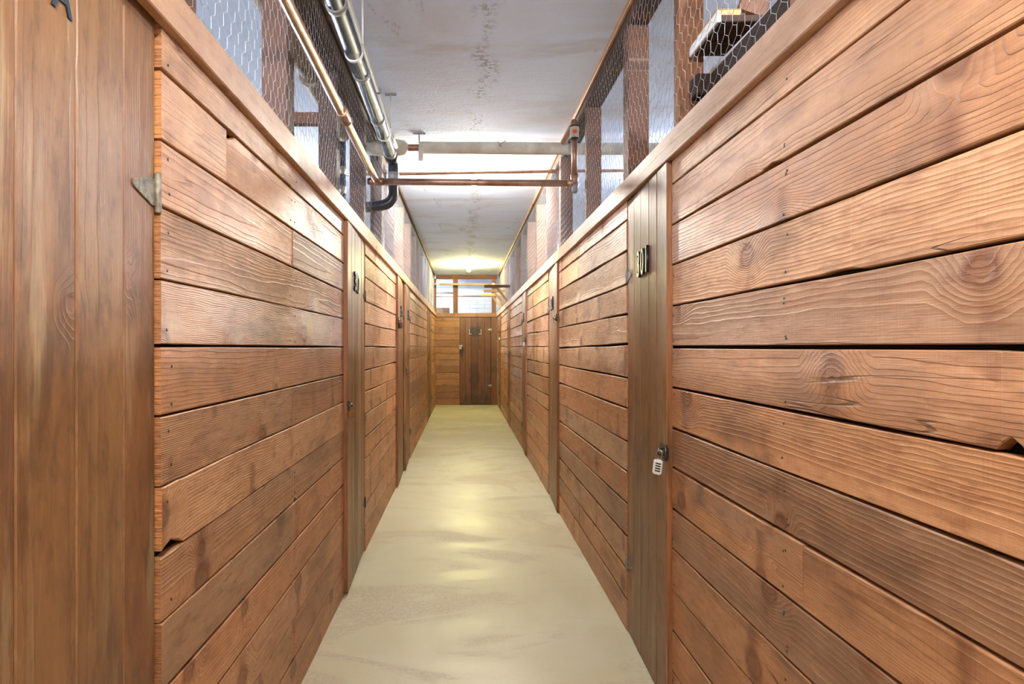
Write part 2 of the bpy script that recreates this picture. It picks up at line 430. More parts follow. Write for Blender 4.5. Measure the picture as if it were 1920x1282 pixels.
def tube_mesh(name, pts, r, mat, n=14, rad=0.0, closed=False, radii=None):
    P = fillet(pts, rad) if rad else [Vector(p) for p in pts]
    v = []; f = []
    m = len(P)
    t0 = (P[1]-P[0]).normalized()
    up = Vector((0, 0, 1)) if abs(t0.z) < 0.9 else Vector((1, 0, 0))
    for i in range(m):
        if closed: t = (P[(i+1) % m]-P[i-1]).normalized()
        else:
            a = (P[i]-P[i-1]).normalized() if i else None
            b = (P[i+1]-P[i]).normalized() if i < m-1 else None
            t = (a+b).normalized() if a and b else (a or b)
        up = (up - t*up.dot(t)).normalized()
        v += ring_pts(P[i], t, up, radii[i] if radii else r, n)
    for i in range(m if closed else m-1):
        a, b = i*n, ((i+1) % m)*n
        for k in range(n):
            f.append((a+k, a+(k+1) % n, b+(k+1) % n, b+k))
    if not closed:
        f.append(tuple(reversed(range(n)))); f.append(tuple(range((m-1)*n, m*n)))
    me = mesh(name, v, f, mat, True)
    return me

def lathe_mesh(name, prof, mat, n=20):
    """prof: (r, z) list revolved about local z"""
    v = []; f = []
    for r, z in prof:
        v += [(r*math.cos(2*math.pi*k/n), r*math.sin(2*math.pi*k/n), z) for k in range(n)]
    for i in range(len(prof)-1):
        for k in range(n):
            f.append((i*n+k, i*n+(k+1) % n, (i+1)*n+(k+1) % n, (i+1)*n+k))
    f.append(tuple(reversed(range(n)))); f.append(tuple(range((len(prof)-1)*n, len(prof)*n)))
    return mesh(name, v, f, mat, True)

def text_mesh(name, s, h, depth, mat, sx=0.7):
    cu = bpy.data.curves.new('tmp', 'FONT'); cu.body = s; cu.size = h*1.38; cu.extrude = depth/2
    cu.align_x = 'CENTER'; cu.offset = 0.0; cu.bevel_depth = 0.0016
    o = bpy.data.objects.new('tmp', cu); C.objects.link(o)
    dg = bpy.context.evaluated_depsgraph_get()
    me = bpy.data.meshes.new_from_object(o.evaluated_get(dg))
    bpy.data.objects.remove(o, do_unlink=True)
    me.name = name
    # text x -> local x, text y -> local z, extrude -> -y
    for q in me.vertices: q.co = Vector((q.co.x*sx, -q.co.z, q.co.y))
    me.materials.clear(); me.materials.append(mat)
    if depth > .004:                       # cast numerals: bright worn face, black sides
        me.materials.append(M['black'])
        me.update()
        for p in me.polygons: p.material_index = 0 if abs(p.normal.y) > .95 else 1
    return me

# ------------------------------------------------------------------ floor, ceiling, outer walls
XO_L, XO_R, YO = -2.9, 3.1, 15.6
def slab(name, x0, x1, y0, y1, z0, z1, mat, label, cat):
    me = box_mesh(name, x1-x0, y1-y0, z1-z0, mat)
    o = obj(name, me, None, T((x0+x1)/2, (y0+y1)/2, (z0+z1)/2))
    return tag(o, label, cat, None, 'structure')
slab('floor', XO_L-.2, XO_R+.2, Y0-.6, YO+.3, -0.1, 0, M['floor'], 'cream painted concrete corridor floor with worn patches', 'floor')
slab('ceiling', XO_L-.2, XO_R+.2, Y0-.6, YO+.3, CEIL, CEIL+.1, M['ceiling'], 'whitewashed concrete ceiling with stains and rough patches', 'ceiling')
slab('wall_outer_left', XO_L-.1, XO_L, Y0-.6, YO, 0, CEIL, M['wallwhite'], 'pale painted wall behind the left lockers', 'wall')
slab('wall_outer_right', XO_R, XO_R+.1, Y0-.6, YO, 0, CEIL, M['wallside'], 'grey painted wall behind the right lockers', 'wall')
slab('wall_near', XO_L, XO_R, Y0-.5, Y0-.4, 0, CEIL, M['wallside'], 'plain painted wall closing the corridor behind the viewer', 'wall')

# white painted brick wall beyond the end of the corridor, bricks in view built one by one
wb = slab('wall_far', XO_L, XO_R, YO, YO+.1, 0, CEIL, M['mortar'], 'white painted brick wall seen above the end door', 'wall')
rs = random.Random(5)
bm0 = box_mesh('brick', 0.388, 0.02, 0.088, M['brick'], 0.004)
for r in range(9):
    for c in range(4):
        x = -0.75 + c*0.4 + (0.2 if r % 2 else 0); z = 2.02 + r*0.098
        if z > CEIL-0.04: continue
        b = obj('brick', bm0, wb, T(x, -0.05-0.004+rs.uniform(-.003, .003), z-CEIL/2))

# ------------------------------------------------------------------ plank walls
def side_matrix(side, y, z, xface):
    """board frame whose front looks into the corridor"""
    if side == 'R': return frame((xface, y, z), (0, -1, 0), (1, 0, 0), (0, 0, 1))
    if side == 'L': return frame((xface, y, z), (0, 1, 0), (-1, 0, 0), (0, 0, 1))
    return frame((y, xface, z), (1, 0, 0), (0, 1, 0), (0, 0, 1))

TH = 0.021
def plank_panel(parent, side, xface, a, b, joints, mat, seed, notches=None, wob=0.0014):
    """courses of planks between a and b; joints: {course from the top: [positions]}"""
    rs = random.Random(seed)
    sk_ = .004 if a < 2.5 or side == 'E' else .010
    edge = [[rs.uniform(-sk_, sk_) for _ in range(NPL+1)] for _ in range(2)]
    edge[0][0] = edge[1][0] = 0
    for k in range(NPL):
        cuts = [a] + sorted(joints.get(k, [])) + [b]
        kb = NPL-1-k                                   # course from the bottom
        z0 = ZB + kb*PITCH; gap = rs.choice((0.003, 0.004, 0.0055, 0.007) if side != 'R' else (0.004, 0.0055, 0.007, 0.0085))
        if a > 2.5 and side != 'E': gap += 0.0035
        for i in range(len(cuts)-1):
            p, q = cuts[i]+(0.0008 if i else 0), cuts[i+1]-(0.0008 if i < len(cuts)-2 else 0)
            L = q-p
            fa = lambda y: (y-a)/(b-a)
            e = lambda y, j: edge[0][j]*(1-fa(y)) + edge[1][j]*fa(y)
            lo, hi = (q, p) if side == 'R' else (p, q)     # world position of local -x / +x end
            bot = gap if kb else 0.001
            sk = (e(lo, kb)+bot, e(lo, kb+1), e(hi, kb)+bot, e(hi, kb+1))
            nt = []
            for (kk, yy, hw, dp, sd) in (notches or []):
                if kk == k and p < yy < q:
                    lx = ((p+q)/2-yy) if side == 'R' else (yy-(p+q)/2)
                    nt.append((lx, hw, dp, sd))
            me = board_mesh('plank', L, PITCH, TH, mat, rs.random(), wob, 0.002, 0.3, nt, sk)
            prow = rs.uniform(-0.0015, 0.0015)
            xf = xface + (prow if side != 'L' else -prow)
            obj('plank', me, parent, side_matrix(side, (p+q)/2, z0+PITCH/2, xf))

def wall_root(name, label):
    return tag(empty(name), label, 'wall', None, 'structure')

def rand_joints(a, b, posts, seed, prob=0.5):
    rs = random.Random(seed); J = {}
    c = [p for p in posts if a+0.35 < p < b-0.35]
    for k in range(NPL):
        if c and rs.random() < prob: J[k] = [rs.choice(c)]
    return J

POSTS_L = [-1.12, -0.31, 0.50, 1.31, 2.12, 2.93, 3.74, 4.55, 5.36, 6.17, 6.98, 7.79, 8.60, 9.41, 10.2, 11.0, 11.8]
POSTS_R = [-1.1, -0.28, 0.5, 1.26, 2.05, 2.67, 3.59, 4.53, 5.30, 6.03, 6.89, 7.66, 8.60, 9.60, 10.4, 11.2, 12.0]
# doors: (near edge, far edge)
DOORS_L = [(0.57, 1.168), (2.95, 3.585), (5.20, 5.885), (5.90, 6.58), (9.70, 10.32), (10.34, 10.98)]
DOORS_R = [(2.02, 2.575), (4.41, 4.97), (6.66, 7.24), (9.05, 9.63), (11.38, 11.96)]

wall_l = wall_root('wall_left', 'left wall of horizontal fir planks with posts and cap board')
wall_r = wall_root('wall_right', 'right wall of horizontal fir planks with posts and cap board')

def panels(doors):
    out = []; s = Y0
    for a, b in doors:
        if a - s > 0.05: out.append((s, a-0.004))
        s = b+0.004
    out.append((s, YE)); return out
for i, (a, b) in enumerate(panels(DOORS_L)):
    J = rand_joints(a, b, [p+0.045 for p in POSTS_L], 40+i, 0.45); N = []
    if i == 1:
        J = {1: [1.49], 2: [2.07], 0: [2.05], 6: [2.07], 9: [2.07], 12: [2.10]}
        N = [(1, 1.50, 0.05, 0.02, 'top'), (7, 1.21, 0.055, 0.022, 'bot'), (8, 2.1, 0.02, 0.012, 'bot'), (8, 1.19, .1, .004, 'top')]
    plank_panel(wall_l, 'L', XL, a, b, J, M['plank'], 100+i, N, .0014 if i < 2 else .003)
for i, (a, b) in enumerate(panels(DOORS_R)):
    J = rand_joints(a, b, [p+0.045 for p in POSTS_R], 70+i, 0.4); N = []
    if i == 0:
        J = {8: [1.235]}
        N = [(5, 0.765, 0.024, 0.018, 'bot'), (1, 1.36, 0.05, 0.006, 'bot'), (3, 1.12, 0.06, 0.004, 'bot')]
    plank_panel(wall_r, 'R', XR, a, b, J, M['plank'], 200+i, N, .0014 if i < 1 else .003)

# nail heads in the nearest planks
nail_me = lathe_mesh('nail', [(.0032, .0), (.0032, -.0008), (.0018, -.0014)], M['blackmetal'], 8)
rs = random.Random(61)
for side, par, xf, ys in (('R', wall_r, XR, (1.305, 1.30, 1.995)), ('L', wall_l, XL, (1.20, 2.045, 2.10, 2.925))):
    for k in range(NPL):
        for y in ys:
            for dz in (.03, .108):
                if rs.random() < .35: continue
                sg = -1 if side == 'R' else 1
                m = T(xf+sg*.0012, y+rs.uniform(-.012, .012), ZB+k*PITCH+dz+rs.uniform(-.012, .012)) @ Matrix.Rotation(R(90)*sg*-1, 4, 'Y')
                obj('nail', nail_me, par, m)

# dark sheets for the unlit gaps, posts, plates, caps, strips
def long_box(parent, name, x0, x1, y0, y1, z0, z1, mat):
    return obj(name, box_mesh(name, x1-x0, y1-y0, z1-z0, mat), parent, T((x0+x1)/2, (y0+y1)/2, (z0+z1)/2))
long_box(wall_l, 'shade_sheet', XL-.031, XL-.0265, Y0, YE+.02, 0, CAP0+.03, M['shade_sheet'])
long_box(wall_r, 'shade_sheet', XR+.0265, XR+.031, Y0, YE+.02, 0, CAP0+.03, M['shade_sheet'])
PXL, PXR = XL-.033, XR+.033
def posts(parent, side, ys, seed):
    rs = random.Random(seed)
    for i, y in enumerate(ys):
        w = rs.uniform(.088, .094)
        light = 5.9 < y < 7.5
        me = board_mesh('post', PLATE0, 0.042+0.046*(rs.random() > .2), w, M['lightpost'] if light else (M['darkpost'] if side == 'L' and y < 5.5 and y > 2.5 else (M['litpost'] if side == 'R' and y < 2.4 else M['post'])), rs.random(), 0.001, 0.003, 0.5)
        wd = max(v.co.z for v in me.vertices)
        if side == 'L': m = frame((PXL, y+wd, PLATE0/2), (0, 0, 1), (-1, 0, 0), (0, -1, 0))
        else: m = frame((PXR, y+wd, PLATE0/2), (0, 0, 1), (1, 0, 0), (0, 1, 0))
        obj('post', me, parent, m)
posts(wall_l, 'L', POSTS_L, 3); posts(wall_r, 'R', POSTS_R, 4)
def along(parent, name, side, xface, y0, y1, z0, z1, th, mat, seed, cuts=()):
    cs = [y0, *cuts, y1]
    for i in range(len(cs)-1):
        p, q = cs[i]+.001, cs[i+1]-.001
        me = board_mesh(name, q-p, z1-z0, th, mat, seed+i, 0.0015, 0.003, 0.5)
        obj(name, me, parent, side_matrix(side, (p+q)/2, (z0+z1)/2, xface))
along(wall_l, 'cap_board', 'L', XL+.021, Y0, YE-.002, CAP0, CAP1, .021, M['cap'], 11, (2.07, 5.4, 8.6))
along(wall_r, 'cap_board', 'R', XR-.021, Y0, YE-.002, CAP0, CAP1, .021, M['capright'], 21, (0.9, 3.6, 6.9, 10.1))
along(wall_l, 'top_plate', 'L', PXL, Y0, YE, PLATE0+.001, CEIL-.001, .09, M['plate'], 31, (4.6, 9.4))
along(wall_r, 'top_plate', 'R', PXR, Y0, YE, PLATE0+.001, CEIL-.001, .09, M['plate'], 41, (4.5, 9.6))
along(wall_l, 'nailing_strip', 'L', PXL+.017, Y0, YE, CEIL-.035, CEIL-.001, .014, M['plate'], 51, (4.6, 9.4))
along(wall_r, 'nailing_strip', 'R', PXR-.017, Y0, YE, CEIL-.03, CEIL-.001, .014, M['cap'], 61, (4.0, 8.1))

# ------------------------------------------------------------------ end wall
wall_e = wall_root('wall_end', 'plank end wall with open transom above its cap rail')
ED0, ED1 = -0.09, 0.575
plank_panel(wall_e, 'E', YE, XL, ED0-.004, {}, M['endplank'], 300)
obj('jamb_board', board_mesh('jamb_board', CAP0, XR-ED1-.006, TH, M['enddoor'], 8, .001, .003, .5), wall_e,
    frame(((XR+ED1+.004)/2, YE, CAP0/2), (0, 0, 1), (0, 1, 0), (-1, 0, 0)))
long_box(wall_e, 'shade_sheet', XL, XR, YE+.0265, YE+.031, 0, CAP0+.03, M['shade_sheet'])
obj('cap_board', board_mesh('cap_board', XR-XL-.046, CAP1-CAP0, .021, M['endplank'], 9), wall_e, side_matrix('E', (XL+XR)/2, (CAP0+CAP1)/2, YE-.021))
for x0, x1 in ((-0.665, -0.60), (-0.235, -0.13), (0.60, 0.69)):
    w = x1-x0
    obj('post', board_mesh('post', PLATE0, w, .09, M['post'], x0, .001, .003, .5), wall_e, frame(((x0+x1)/2, YE+.033, PLATE0/2), (0, 0, 1), (0, 1, 0), (-1, 0, 0)))
obj('top_plate', board_mesh('top_plate', XR-XL, CEIL-PLATE0-.002, .09, M['post'], 3), wall_e, side_matrix('E', (XL+XR)/2, (CEIL+PLATE0)/2, YE+.033))

# ------------------------------------------------------------------ doors
def strap_hinge(parent, x, z, s, mat, scale=1.0):
    """triangular strap leaf on the door, pin barrel, small leaf on the wall; s: +1 when the latch is at +x"""
    k = scale
    e = obj('hinge', prism_mesh('hinge', [(0, -.022*k), (s*.012*k, -.022*k), (s*.062*k, -.006*k), (s*.066*k, 0), (s*.062*k, .006*k), (s*.012*k, .022*k), (0, .022*k)] if s > 0 else
            [(0, .022*k), (s*.012*k, .022*k), (s*.062*k, .006*k), (s*.066*k, 0), (s*.062*k, -.006*k), (s*.012*k, -.022*k), (0, -.022*k)], mat, -.003, 0.0, 'y'), parent, T(x, 0, z))
    obj('barrel', lathe_mesh('barrel', [(.0045*k, -.032*k), (.0055*k, -.030*k), (.0055*k, .030*k), (.0045*k, .032*k)], mat, 10), e, T(-s*.002, -.005, 0))
    obj('wall_leaf', box_mesh('wall_leaf', .014*k, .002, .05*k, mat), e, T(-s*.011*k, -.0025, 0))
    return e

def hasp(parent, x, y, z, s, mat, k=1.0):
    """folding plate on the door edge reaching over to a staple"""
    h = obj('hasp', box_mesh('hasp', .055*k, .0025, .042*k, mat, .0008), parent, T(x-s*.030*k, y-.0016, z))
    obj('knuckle', lathe_mesh('knuckle', [(.0045*k, -.02*k), (.0045*k, .02*k)], mat, 10), h, T(s*.031*k, -.002, 0))
    obj('slot_plate', box_mesh('slot_plate', .020*k, .0025, .030*k, mat, .0008), h, T(s*.045*k, -.001, 0))
    pts = [(-.0, 0, -.008*k), (-.0, -.016*k, -.008*k), (-.0, -.016*k, .008*k), (0, 0, .008*k)]
    obj('staple', tube_mesh('staple', pts, .0025*k, mat, 8, .006*k), h, T(s*.012*k, -.001, 0))
    return h

def door(name, side, near, far, z1, label, num=None, recess=0.004, ajar=2.2, nb=5, mat=None, hz=(1.56, 0.30), hasp_z=None,
         hmat=None, seed=0, num_z=1.584, num_x=None, th=.022, scale=1.0, width=None):
    mat = mat or M['door']
    Wd = width or (far-near)
    if side == 'R': m = frame((XR+recess, far, 0), (0, -1, 0), (1, 0, 0), (0, 0, 1)); s = 1
    elif side == 'L': m = frame((XL-recess, far, 0), (0, 1, 0), (-1, 0, 0), (0, 0, 1)); s = -1
    else: m = frame((far, YE+recess, 0), (1, 0, 0), (0, 1, 0), (0, 0, 1)); s = -1
    m = m @ RZ(-s*R(ajar))
    d = tag(empty(name, m), label, 'door', None, 'structure')
    rs = random.Random(seed)
    ws = [1+rs.uniform(-.12, .12) for _ in range(nb)]; tot = sum(ws); x = 0
    z0 = .012
    for i, w in enumerate(ws):
        bw = w/tot*Wd
        me = board_mesh('board', z1-z0+rs.uniform(-.004, .002), bw-.0014, th, mat, rs.random(), .0005, .0028, .45)
        obj('board', me, d, frame((s*(x+bw/2), 0, (z0+z1)/2), (0, 0, 1), (0, 1, 0), (-1, 0, 0)))
        x += bw
    for z in (0.35, 1.0, 1.6):
        obj('batten', board_mesh('batten', Wd-.06, .09, .003, M['plate'], z), d, T(s*Wd/2, th+.0005, z))
    for z in hz: strap_hinge(d, 0.001*s, z, s, hmat or M['steel'], scale)
    if hasp_z: hasp(d, s*Wd, 0, hasp_z, s, M['blackmetal'] if side != 'E' else M['steel'], 1.3 if side == 'R' else 1.0)
    if num:
        n = len(num); sp = .058
        cx = s*(num_x if num_x else Wd*.48)
        for i, ch in enumerate(num):
            me = text_mesh('numeral', ch, .106, .010, M['numeral'], .62)
            zs = [v.co.z for v in me.vertices]; zo = (min(zs)+max(zs))/2
            xs_ = [v.co.x for v in me.vertices]; xo = (min(xs_)+max(xs_))/2
            for v in me.vertices: v.co.z -= zo; v.co.x -= xo
            obj('numeral', me, d, T(cx+(i-(n-1)/2)*sp, -.004, num_z+rs.uniform(-.004, .004)))
    return d

DL = []
DL.append(door('door_1', 'L', *DOORS_L[0], 1.93, 'nearest left plank door with a black letter A and a strap hinge', None, .010, 0.3, 5, hz=(1.556, .3), seed=1, scale=1.25, hmat=M['oldhinge']))
la = text_mesh('letter', 'A', .058, .0012, M['navy'], .80)
xs_ = [v.co.x for v in la.vertices]; zs_ = [v.co.z for v in la.vertices]
for v in la.vertices: v.co.x -= (min(xs_)+max(xs_))/2; v.co.z -= min(zs_)
obj('letter', la, DL[0], T(-(1.168-.893), -.0012, 1.758))
DL.append(door('door_2', 'L', *DOORS_L[1], 1.885, 'left plank door numbered 312 with a small brass padlock', '312', hasp_z=.955, seed=2, num_z=1.60, num_x=.36, hmat=M['blackmetal']))
DL.append(door('door_3', 'L', *DOORS_L[2], 1.885, 'left plank door with a black padlock beside its twin door', '311', hasp_z=1.49, seed=3, hmat=M['blackmetal']))
DL.append(door('door_4', 'L', *DOORS_L[3], 1.885, 'left plank door with a low silver padlock beside its twin door', '310', hasp_z=1.03, seed=4, hmat=M['blackmetal']))
DL.append(door('door_5', 'L', *DOORS_L[4], 1.885, 'far left plank door hung with a large silver shackle', None, hasp_z=1.05, seed=5, hmat=M['blackmetal'], ajar=1.2))
DL.append(door('door_6', 'L', *DOORS_L[5], 1.885, 'farthest left plank door next to the end wall corner', None, seed=6, hmat=M['blackmetal'], ajar=1.0))
DR = []
DR.append(door('door_7', 'R', *DOORS_R[0], 1.885, 'nearest right plank door numbered 301 with a white padlock', '301', hasp_z=.885, seed=7, num_z=1.584, num_x=.27, hmat=M['oldhinge']))
DR.append(door('door_8', 'R', *DOORS_R[1], 1.885, 'second right plank door with a silver lock above mid height', '302', hasp_z=1.47, seed=8, num_z=1.60))
DR.append(door('door_9', 'R', *DOORS_R[2], 1.885, 'third right plank door with a blue grey padlock', '303', hasp_z=1.33, seed=9, num_z=1.60, hmat=M['blackmetal']))
DR.append(door('door_10', 'R', *DOORS_R[3], 1.885, 'fourth right plank door with a dark padlock at waist height', None, hasp_z=1.16, seed=10, hmat=M['blackmetal'], ajar=1.4))
DR.append(door('door_11', 'R', *DOORS_R[4], 1.885, 'farthest right plank door with a pale padlock', None, hasp_z=1.46, seed=11, hmat=M['blackmetal'], ajar=1.0))
DE = door('door_12', 'E', ED0, ED1, 1.885, 'dark stained end door with black smudges and silver hasp', None, .002, 0.0, 5, M['enddoor'], (1.62, .42), 1.27, seed=12)
# bare metal brackets left on the end door
for sx in (-1, 1):
    obj('bracket', prism_mesh('bracket', [(-.006, -.05), (-.006, .06), (.006, .06), (.006, -.038), (.05, -.038), (.05, -.05)] if sx < 0 else
        [(.006, -.05), (-.05, -.05), (-.05, -.038), (-.006, -.038), (-.006, .06), (.006, .06)], M['steel'], -.006, 0, 'y'), DE, T(-.335+sx*.125, 0, 1.57))

# ------------------------------------------------------------------ padlocks (they hang from the hasps: things of their own)
def padlock(m, label, body_mat, sh_mat, w=.036, h=.038, d=.018, sh=.026, dials=False, tilt=0.0):
    root = tag(empty('padlock', m @ Matrix.Rotation(tilt, 4, 'Y')), label, 'padlock', 'padlocks on the locker doors')
    b = obj('lock_body', box_mesh('lock_body', w, d, h, body_mat, min(.004, d*.25)), root, T(0, 0, -sh-h/2))
    a = w*.30
    pts = [(-a, 0, -sh-.004)] + [(-a*math.cos(math.pi*k/10), 0, -a+.006+a*math.sin(math.pi*k/10)) for k in range(11)] + [(a, 0, -sh-.004)]
    obj('shackle', tube_mesh('shackle', pts, .0032, sh_mat, 10), root)
    if dials:
        for k in range(4):
            q = obj('dial', box_mesh('dial', w*.62, .003, h*.085, M['black'], .0006), b, T(w*.10, -d/2, h*.26-k*h*.165))
    else:
        obj('keyhole', box_mesh('keyhole', w*.5, d*.5, .0015, M['black']), b, T(0, 0, -h/2))
    return root

def lock_at(side, y, z, out, label, *a, turn=0.0, **k):
    if side == 'R': m = frame((XR-out, y, z), (0, -1, 0), (1, 0, 0), (0, 0, 1))
    elif side == 'L': m = frame((XL+out, y, z), (0, 1, 0), (-1, 0, 0), (0, 0, 1))
    else: m = frame((y, YE-out, z), (1, 0, 0), (0, 1, 0), (0, 0, 1))
    return padlock(m @ RZ(turn), label, *a, **k)
lock_at('R', 2.035, .885, .036, 'white combination padlock with four dials on door 301', M['plasticwhite'], M['steel'], w=.030, h=.052, d=.022, sh=.026, dials=True, turn=R(55), tilt=R(7))
lock_at('R', 4.43, 1.47, .036, 'small silver padlock on the second right door', M['steel'], M['steel'], w=.034, h=.026, d=.018, sh=.018)
lock_at('R', 6.68, 1.33, .036, 'blue grey round edged padlock on the third right door', plain('lock_blue_grey', (.42, .46, .62), .3, .5), M['steel'], w=.05, h=.045, d=.022)
lock_at('R', 9.07, 1.16, .030, 'dark padlock at waist height on the fourth right door', M['blackmetal'], M['steel'], w=.05, h=.045, d=.022)
lock_at('R', 11.40, 1.46, .026, 'pale padlock on the farthest right door', M['plasticwhite'], M['steel'], w=.045, h=.05, d=.022)
lock_at('L', 2.966, .955, .036, 'small brass padlock on door 312', M['brass'], M['steel'], w=.034, h=.034, d=.018, turn=R(-40))
lock_at('L', 5.22, 1.49, .036, 'black padlock with silver shackle on a left door', M['black'], M['steel'], w=.045, h=.05, d=.022, turn=R(-40))
lock_at('L', 5.92, 1.03, .036, 'low silver padlock on the left twin door', M['steel'], M['steel'], w=.038, h=.038, d=.018, turn=R(-40))
lock_at('L', 9.72, 1.05, .026, 'silver long shackled padlock on the far left door', M['steel'], M['steel'], w=.05, h=.03, d=.02, sh=.05, turn=R(-40))
lock_at('E', ED0+.012, 1.27, .014, 'silver padlock hanging on the dark end door', M['steel'], M['steel'], w=.05, h=.045, d=.02)

# ------------------------------------------------------------------ chicken wire
def chicken_wire(name, xp, y0, y1, z0, z1, label, seed, holes=()):
    rs = random.Random(seed)
    cw, rp, tw = 0.050, 0.046, 0.029       # cell width, row pitch, length of the twisted edge
    v = []; f = []
    from mathutils import noise as mn
    def warp(y, z):
        q = Vector((y*2.2, z*2.2, seed))
        return Vector((xp + 0.006*mn.noise(q*1.3), y+0.011*mn.noise(q+Vector((9, 0, 0)))+.004*mn.noise(q*9), z+0.013*mn.noise(q+Vector((0, 7, 0)))+.004*mn.noise(q*8+Vector((3, 0, 0)))))
    def seg(a, b, r):
        for (hy, hz, hr) in holes:              # cut away where a pipe or bracket passes through
            if any((p.y-hy)**2+(p.z-hz)**2 < hr*hr for p in (a, (a+b)/2, b)): return
        d = (b-a).normalized(); s = d.cross(Vector((1, 0, 0)))
        if s.length < 1e-4: s = Vector((0, 0, 1))
        s.normalize(); w = s.cross(d)
        i = len(v)
        for p in (a, b):
            for k in range(3):
                an = 2*math.pi*k/3
                v.append(p + s*(r*math.cos(an)) + w*(r*math.sin(an)))
        for k in range(3): f.append((i+k, i+(k+1) % 3, i+3+(k+1) % 3, i+3+k))
    nr = int((z1-z0)/rp)+1; nc = int((y1-y0)/cw)
    for r in range(nr):
        zc = z0 + r*rp
        sh = cw/2 if r % 2 else 0
        for c in range(nc):
            y = y0 + c*cw + sh
            # twisted upright between row r-1/2 and r+1/2, then the two slants above it
            b0 = warp(y, zc-tw/2); b1 = warp(y, zc+tw/2)
            seg(b0, b1, .0009)
            if r < nr-1:
                l = warp(y-cw/2, zc+rp-tw/2); q = warp(y+cw/2, zc+rp-tw/2)
                seg(b1, l, .0009); seg(b1, q, .0009)
    me = mesh(name, v, f, M['wire'], True)
    o = obj(name, me)
    return tag(o, label, 'wire mesh', 'chicken wire above the plank walls', 'stuff')
chicken_wire('chicken_wire', PXL+.0045, 0.2, 12.5, 1.93, 2.755, 'galvanised chicken wire stretched above the left plank wall', 3, ((4.10, 2.225, .05), (4.26, CAM_Z+1.445, .07), (4.72, CAM_Z+1.389, .022)))
chicken_wire('chicken_wire', PXR-.0045, 0.2, 12.5, 1.93, 2.755, 'galvanised chicken wire stretched above the right plank wall', 8, ((4.26, CAM_Z+1.44, .06), (4.72, CAM_Z+1.411, .022), (9.56, 2.236, .045), (10.36, 2.236, .045), (11.16, 2.236, .045)))

# ------------------------------------------------------------------ pipes
def ring_part(parent, name, p, d, r, L, mat, n=16):
    d = Vector(d).normalized(); p = Vector(p)
    return obj(name, tube_mesh(name, [p-d*L/2, p-d*L*.42, p+d*L*.42, p+d*L/2], r, mat, n, radii=[r*.93, r, r, r*.93]), parent)

Zc = CAM_Z
# copper supply: along the left wall, tee, across the corridor, elbow and riser on the right
cu = tag(empty('copper_pipe', T(0, 0, 0)), 'thick copper pipe along the left mesh turning across the corridor', 'pipe')
YC, ZC = 3.80, Zc+1.07
rc = .0215
obj('run', tube_mesh('run', [(-.525, -1.5, ZC), (-.568, YC-.03, ZC)], rc, M['copper'], 18), cu)
ring_part(cu, 'coupling', (-.555, 2.72, ZC), (0, 1, 0), rc+.004, .11, M['copper'])
ring_part(cu, 'coupling', (-.5545, 2.665, ZC), (0, 1, 0), rc+.006, .014, M['copper'])
ring_part(cu, 'coupling', (-.5555, 2.775, ZC), (0, 1, 0), rc+.006, .014, M['copper'])
obj('cross_run', tube_mesh('cross_run', [(-.60, YC, ZC), (.70, YC, ZC-.012)], rc, M['copper'], 18), cu)
ring_part(cu, 'tee', (-.568, YC, ZC), (1, 0, 0), rc+.004, .09, M['copper'])
ring_part(cu, 'tee_branch', (-.5675, YC-.035, ZC), (0, 1, 0), rc+.004, .05, M['copper'])
obj('stub', tube_mesh('stub', [(-.60, YC, ZC), (-.612, YC, ZC), (-.624, YC, ZC)], rc*.95, M['copper'], 14), cu)
obj('elbow', tube_mesh('elbow', [(.665, YC, ZC-.012), (.715, YC, ZC-.012), (.715, YC, ZC+.045)], rc+.004, M['copper'], 16, .03), cu)
obj('riser', tube_mesh('riser', [(.715, YC, ZC+.03), (.715, YC, Zc+1.41)], rc*.92, M['copper'], 16), cu)
obj('drain_stub', tube_mesh('drain_stub', [(.725, YC-.005, ZC-.015), (.705, YC-.05, ZC-.075)], .021, M['collar'], 14, radii=[.02, .02]), cu)
tp = ring_part(cu, 'tape_wrap', (.715, YC, Zc+1.385), (0, 0, 1), rc+.008, .075, M['insul'])
obj('red_tag', box_mesh('red_tag', .026, .004, .022, M['red'], .001), tp, T(.712, YC-rc-.008, Zc+1.385))
ring_part(cu, 'black_band', (.715, YC, Zc+1.345), (0, 0, 1), rc+.009, .010, M['black'])
ring_part(cu, 'black_band', (.715, YC, Zc+1.425), (0, 0, 1), rc+.009, .010, M['black'])
obj('top_bend', tube_mesh('top_bend', [(.715, YC, Zc+1.42), (.715, YC, Zc+1.462), (.705, YC+.36, Zc+1.452)], rc*.92, M['copper'], 14, .03), cu)

# drain pipe
ab = tag(empty('drain_pipe', T(0, 0, 0)), 'black dusty drain pipe hung from the ceiling and bending left', 'pipe')
ra = .037
za = Zc+1.30
obj('run', tube_mesh('run', [(-.462, -1.5, za+.01), (-.497, 4.02, za)], ra, M['abs'], 20), ab)
for y in (2.23, 2.80, 3.35, 3.93):
    ring_part(ab, 'collar', (-.462-.035*(y+1.5)/5.52, y, za+.003), (0, 1, 0), ra+.005, .035, M['collar'])
obj('drop', tube_mesh('drop', [(-.497, 3.98, za), (-.497, 4.10, za), (-.497, 4.10, za-.17)], ra+.003, M['abs'], 18, .06), ab)
ring_part(ab, 'coupling', (-.497, 4.10, za-.11), (0, 0, 1), ra+.006, .05, M['collar'])
obj('sweep', tube_mesh('sweep', [(-.497, 4.10, za-.14), (-.497, 4.10, za-.30), (-.66, 4.10, za-.325), (-.95, 4.10, za-.34)], ra, M['absnew'], 18, .13), ab)
